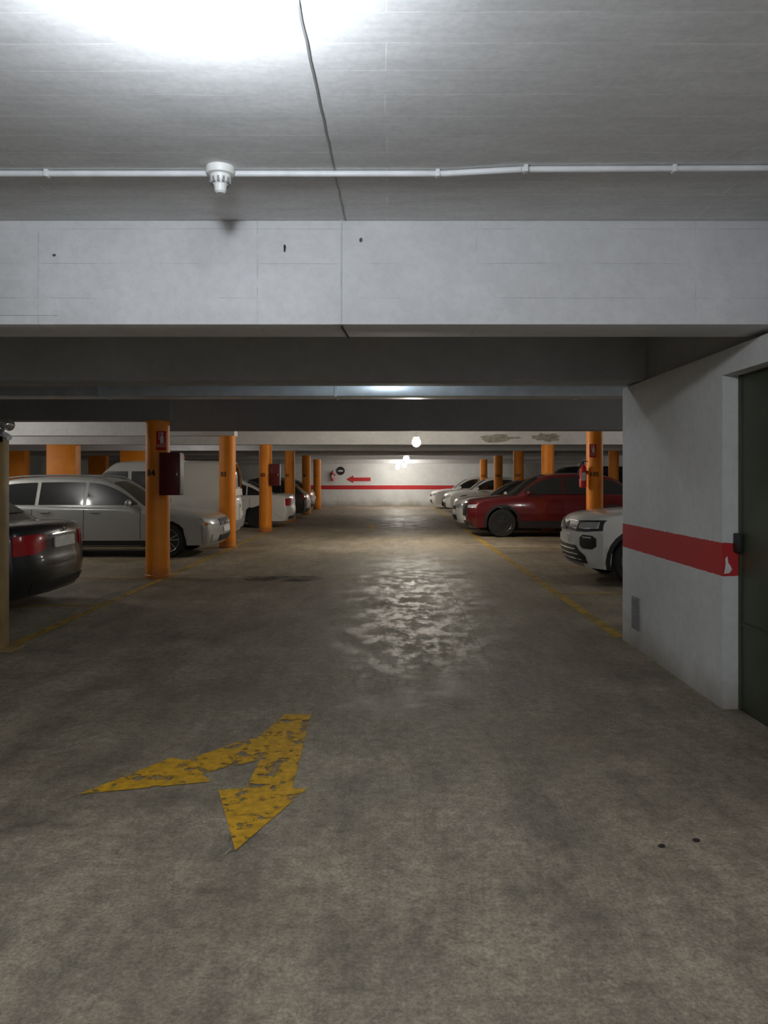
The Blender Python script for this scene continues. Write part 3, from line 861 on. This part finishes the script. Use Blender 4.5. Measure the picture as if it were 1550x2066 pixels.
L = 4.75
s = hatch(L, 1.5); s['paint'] = P['silver']; s['W'] = 1.78; s['name'] = 'car'
s['top'] = [(.10, .22), (.0, .34), (.0, .58), (.07, .72), (.22, .79), (.7, .87), (1.25, .94), (1.9, .96), (L - .6, 1.0), (L - .12, .98), (L - .02, .82), (L, .55), (L - .01, .34), (L - .1, .22)]
s['belt'] = .96; s['cab'] = [(1.2, .90), (2.0, 1.44), (2.6, 1.5), (L - 1.0, 1.48), (L - .6, 1.42), (L - .12, .96)]
s['win'] = [(1.5, 2.45), (2.52, 3.35), (3.42, L - .45)]; s['seams'] = [1.42, 2.48, 3.45]; s['handles'] = [2.28, 3.2]
s['rails'] = (2.0, 4.2); s['fo'] = .92; s['ro'] = 1.0; s['gc'] = .23; s['clad'] = False
s['front'] = [('headlight', 'head', [(.50, .60, .70), (.75, .60, .74), (.99, .62, .76)], True),
   ('turn_signal', 'amber', [(.93, .60, .66), (.995, .61, .67)], True, .014),
   ('grille', 'black', [(-.44, .58, .70), (.44, .58, .70)], False), ('grille_bar', 'chrome', [(-.44, .63, .65), (.44, .63, .65)], False, .02),
   ('lower_intake', 'black', [(-.5, .28, .40), (.5, .28, .40)], False), ('fog_light', 'head', [(.62, .31, .42), (.82, .31, .42)], True, .012),
   ('license_plate', 'plate', [(-.29, .45, .55), (.29, .45, .55)], False, .018)]
s['emblem'] = (.64, .06, 'oval', 'f')
car('silver estate car with roof rails, nose to the lane', 'car', -3.24, 15.2, True, s)

L = 4.4
s = hatch(L, 1.87); s.update(paint=P['whitevan'], name='van', rear_out=True, W=1.80, belt=1.08, tum=.14, gb=.1)
s['top'] = [(.10, .22), (.0, .34), (.0, .66), (.07, .86), (.2, .93), (.6, 1.0), (.95, 1.06), (1.5, 1.08), (L - .4, 1.08), (L - .05, 1.08), (L - .0, .9), (L, .5), (L - .0, .34), (L - .06, .22)]
s['cab'] = [(.85, 1.02), (1.50, 1.80), (1.9, 1.87), (L - .2, 1.86), (L - .04, 1.84), (L - .01, 1.06)]
s['win'] = [(1.15, 1.98), (2.06, 2.75)]; s['wtop'] = 1.64; s['seams'] = [1.12, 2.02, 3.0]; s['handles'] = [1.85, 2.2]; s['handlemat'] = 'black'
s['rear'] = [('tail_light', 'tail', [(.86, .62, 1.0), (.99, .62, 1.02)], True), ('rear_bumper', 'gray', [(-.97, .30, .48), (.97, .30, .48)], False, .05),
             ('license_plate', 'plate', [(-.6, .56, .67), (-.1, .56, .67)], False, .016), ('rear_door_seam', 'black', [(-.005, .5, 1.06), (.005, .5, 1.06)], False, .004)]
s['emblem'] = (.8, .05, 'oval', 'r')
car('off-white panel van with plain cargo side', 'van', -3.65, 18.55, True, s)

s = sedan(4.65, 1.43, 1.0); s.update(paint=P['white'], rear_out=True, emblem=(.92, .05, 'star', 'r')); s['rim'] = 'darkrim'
car('white sedan with red tail lights, tail to the lane', 'car', -2.95, 23.7, True, s)
s = hatch(4.1, 1.46); s.update(paint=P['darkgray'], rear_out=True)
car('dark grey hatchback between orange columns', 'car', -3.0, 28.6, True, s)
s = hatch(4.2, 1.48); s.update(paint=P['blackcar'], rear_out=True)
car('black hatchback between orange columns', 'car', -3.3, 33.6, True, s)
s = hatch(4.2, 1.5); s.update(paint=P['darkgray'], rear_out=True)
car('dark grey hatchback near white end wall', 'car', -4.3, 38.0, True, s)

def suv(L=4.23, H=1.57, W=1.82):
    s = hatch(L, H); s['W'] = W
    s['top'] = [(.12, .24), (.03, .34), (.0, .46), (.0, .76), (.06, .90), (.2, .965), (.6, 1.01), (1.1, 1.05), (1.7, 1.06), (L - .5, 1.1), (L - .12, 1.08), (L - .03, .9), (L, .6), (L - .01, .36), (L - .12, .24)]
    s['belt'] = 1.06; s['cab'] = [(1.0, 1.0), (1.78, H - .07), (2.4, H), (L - .8, H - .07), (L - .14, 1.06)]
    s['win'] = [(1.35, 2.25), (2.31, 3.1), (3.16, L - .5)]; s['clad'] = True; s['R'] = .345; s['gc'] = .24; s['fo'] = .88; s['ro'] = .78
    return s
s = suv(); s['paint'] = P['white']; s['rails'] = (1.9, 3.5); s['pf'] = .30; s['fo'] = .80
s['front'] = [('grille', 'black', [(-.56, .735, .885), (.56, .735, .885)], False),
  ('headlight', 'head', [(.60, .785, .86), (.75, .785, .880), (.95, .81, .90)], True, .014),
  ('headlight_bezel', 'black', [(.54, .735, .885), (.75, .745, .905), (.995, .785, .930)], True, .007),
  ('grille_bar', 'chrome', [(-.54, .872, .884), (.54, .872, .884)], False, .018), ('grille_bar', 'chrome', [(-.54, .77, .78), (.54, .77, .78)], False, .018),
  ('lower_intake', 'black', [(-.72, .30, .40), (-.5, .30, .54), (.5, .30, .54), (.72, .30, .40)], False),
  ('intake_bar', 'chrome', [(-.64, .34, .355), (.64, .34, .355)], False, .018), ('intake_bar', 'chrome', [(-.58, .41, .425), (.58, .41, .425)], False, .018), ('intake_bar', 'chrome', [(-.50, .48, .495), (.50, .48, .495)], False, .018),
  ('fog_light_surround', 'black', [(.64, .55, .66), (.70, .51, .70), (.86, .51, .70), (.92, .55, .66)], True, .012),
  ('fog_light', 'head', [(.71, .66, .68), (.85, .66, .68)], True, .02),
  ('license_plate', 'plate', [(-.29, .57, .68), (.29, .57, .68)], False, .022), ('skid_plate', 'gray', [(-.6, .245, .29), (.6, .245, .29)], False)]
s['emblem'] = (.80, .085, 'vw', 'f')
car('white compact crossover with chrome grille bars', 'car', 2.58, 11.35, False, s)

s = suv(4.4, 1.54, 1.8); s['paint'] = P['redcar']; s['rim'] = 'darkrim'; s['clad'] = True
s['top'] = [(.12, .22), (.03, .32), (.0, .46), (.0, .72), (.06, .88), (.22, .94), (.7, 1.0), (1.25, 1.05), (1.8, 1.06), (3.9, 1.11), (4.28, 1.08), (4.37, .9), (4.4, .6), (4.39, .36), (4.28, .22)]
s['belt'] = 1.05; s['cab'] = [(1.10, 1.0), (1.80, 1.51), (2.4, 1.60), (3.7, 1.57), (4.27, 1.07)]; s['R'] = .355
s['win'] = [(1.45, 2.4), (2.46, 3.3), (3.36, 3.95)]; s['seams'] = [1.38, 2.43, 3.35]; s['handles'] = [2.2, 3.1]
s['front'] = [('grille', 'black', [(-.55, .55, .82), (0, .42, .82), (.55, .55, .82)], False), ('grille_frame', 'chrome', [(-.56, .52, .545), (0, .39, .415), (.56, .52, .545)], False, .018),
  ('headlight', 'head', [(.58, .73, .79), (.8, .73, .82), (.99, .75, .84)], True), ('lower_intake', 'black', [(-.8, .26, .36), (.8, .26, .36)], False),
  ('license_plate', 'plate', [(-.29, .40, .50), (.29, .40, .50)], False, .022)]
s['emblem'] = (.68, .075, 'wing', 'f')
car('deep red crossover with black wheel arches', 'car', 1.92, 20.1, False, s)

s = hatch(4.4, 1.45, .90, .98); s.update(paint=P['white'], roofpaint=P['blackcar'])
car('white hatchback with dark roof beside a red crossover', 'car', 1.85, 22.62, False, s)
s = hatch(4.2, 1.5); s.update(paint=P['blackcar'])
car('black hatchback parked beside a white one', 'car', 2.56, 24.9, False, s)
L = 4.4
s = hatch(L, 1.9); s.update(paint=P['darkblue'], name='van', W=1.80, belt=1.08, tum=.14, gb=.1)
s['top'] = [(.10, .22), (.0, .34), (.0, .66), (.07, .86), (.2, .93), (.6, 1.0), (.95, 1.06), (1.5, 1.08), (L - .4, 1.08), (L - .05, 1.08), (L - .0, .9), (L, .5), (L - .0, .34), (L - .06, .22)]
s['cab'] = [(.85, 1.02), (1.55, 1.8), (2.1, 1.9), (L - .3, 1.88), (L - .06, 1.84), (L - .01, 1.06)]; s['win'] = [(1.15, 1.98), (2.06, 2.75), (2.85, 3.9)]; s['wtop'] = 1.66
car('dark blue van parked among orange columns', 'van', 4.7, 28.6, False, s)
s = hatch(3.8, 1.5, .84, .95); s.update(paint=P['white'], clad=True, W=1.68)
s['win'] = [(1.35, 2.25), (2.31, 3.0), (3.05, 3.4)]
car('small white hatchback with its nose to the lane', 'car', 2.32, 33.5, False, s)
s = hatch(3.9, 1.52, .84, .95); s.update(paint=P['white'], W=1.7)
s['win'] = [(1.35, 2.25), (2.31, 3.0), (3.05, 3.5)]
car('white hatchback parked against the end wall', 'car', 1.95, 37.6, False, s)

# ------------------------------------------------------------------ world + camera
w = bpy.data.worlds.new('World'); scene.world = w; w.use_nodes = True
bg = w.node_tree.nodes['Background']; bg.inputs[0].default_value = (.6, .7, .8, 1); bg.inputs[1].default_value = .02
cam = bpy.data.cameras.new('Camera'); co = bpy.data.objects.new('Camera', cam); COL.objects.link(co)
co.location = (0, 0, 1.5); co.rotation_euler = (math.pi / 2, 0, 0)
cam.sensor_width = 36; cam.lens = 36 * 1552 / 2066; cam.shift_x = -13 / 2066; cam.shift_y = -70 / 2066
cam.clip_end = 200
scene.camera = co
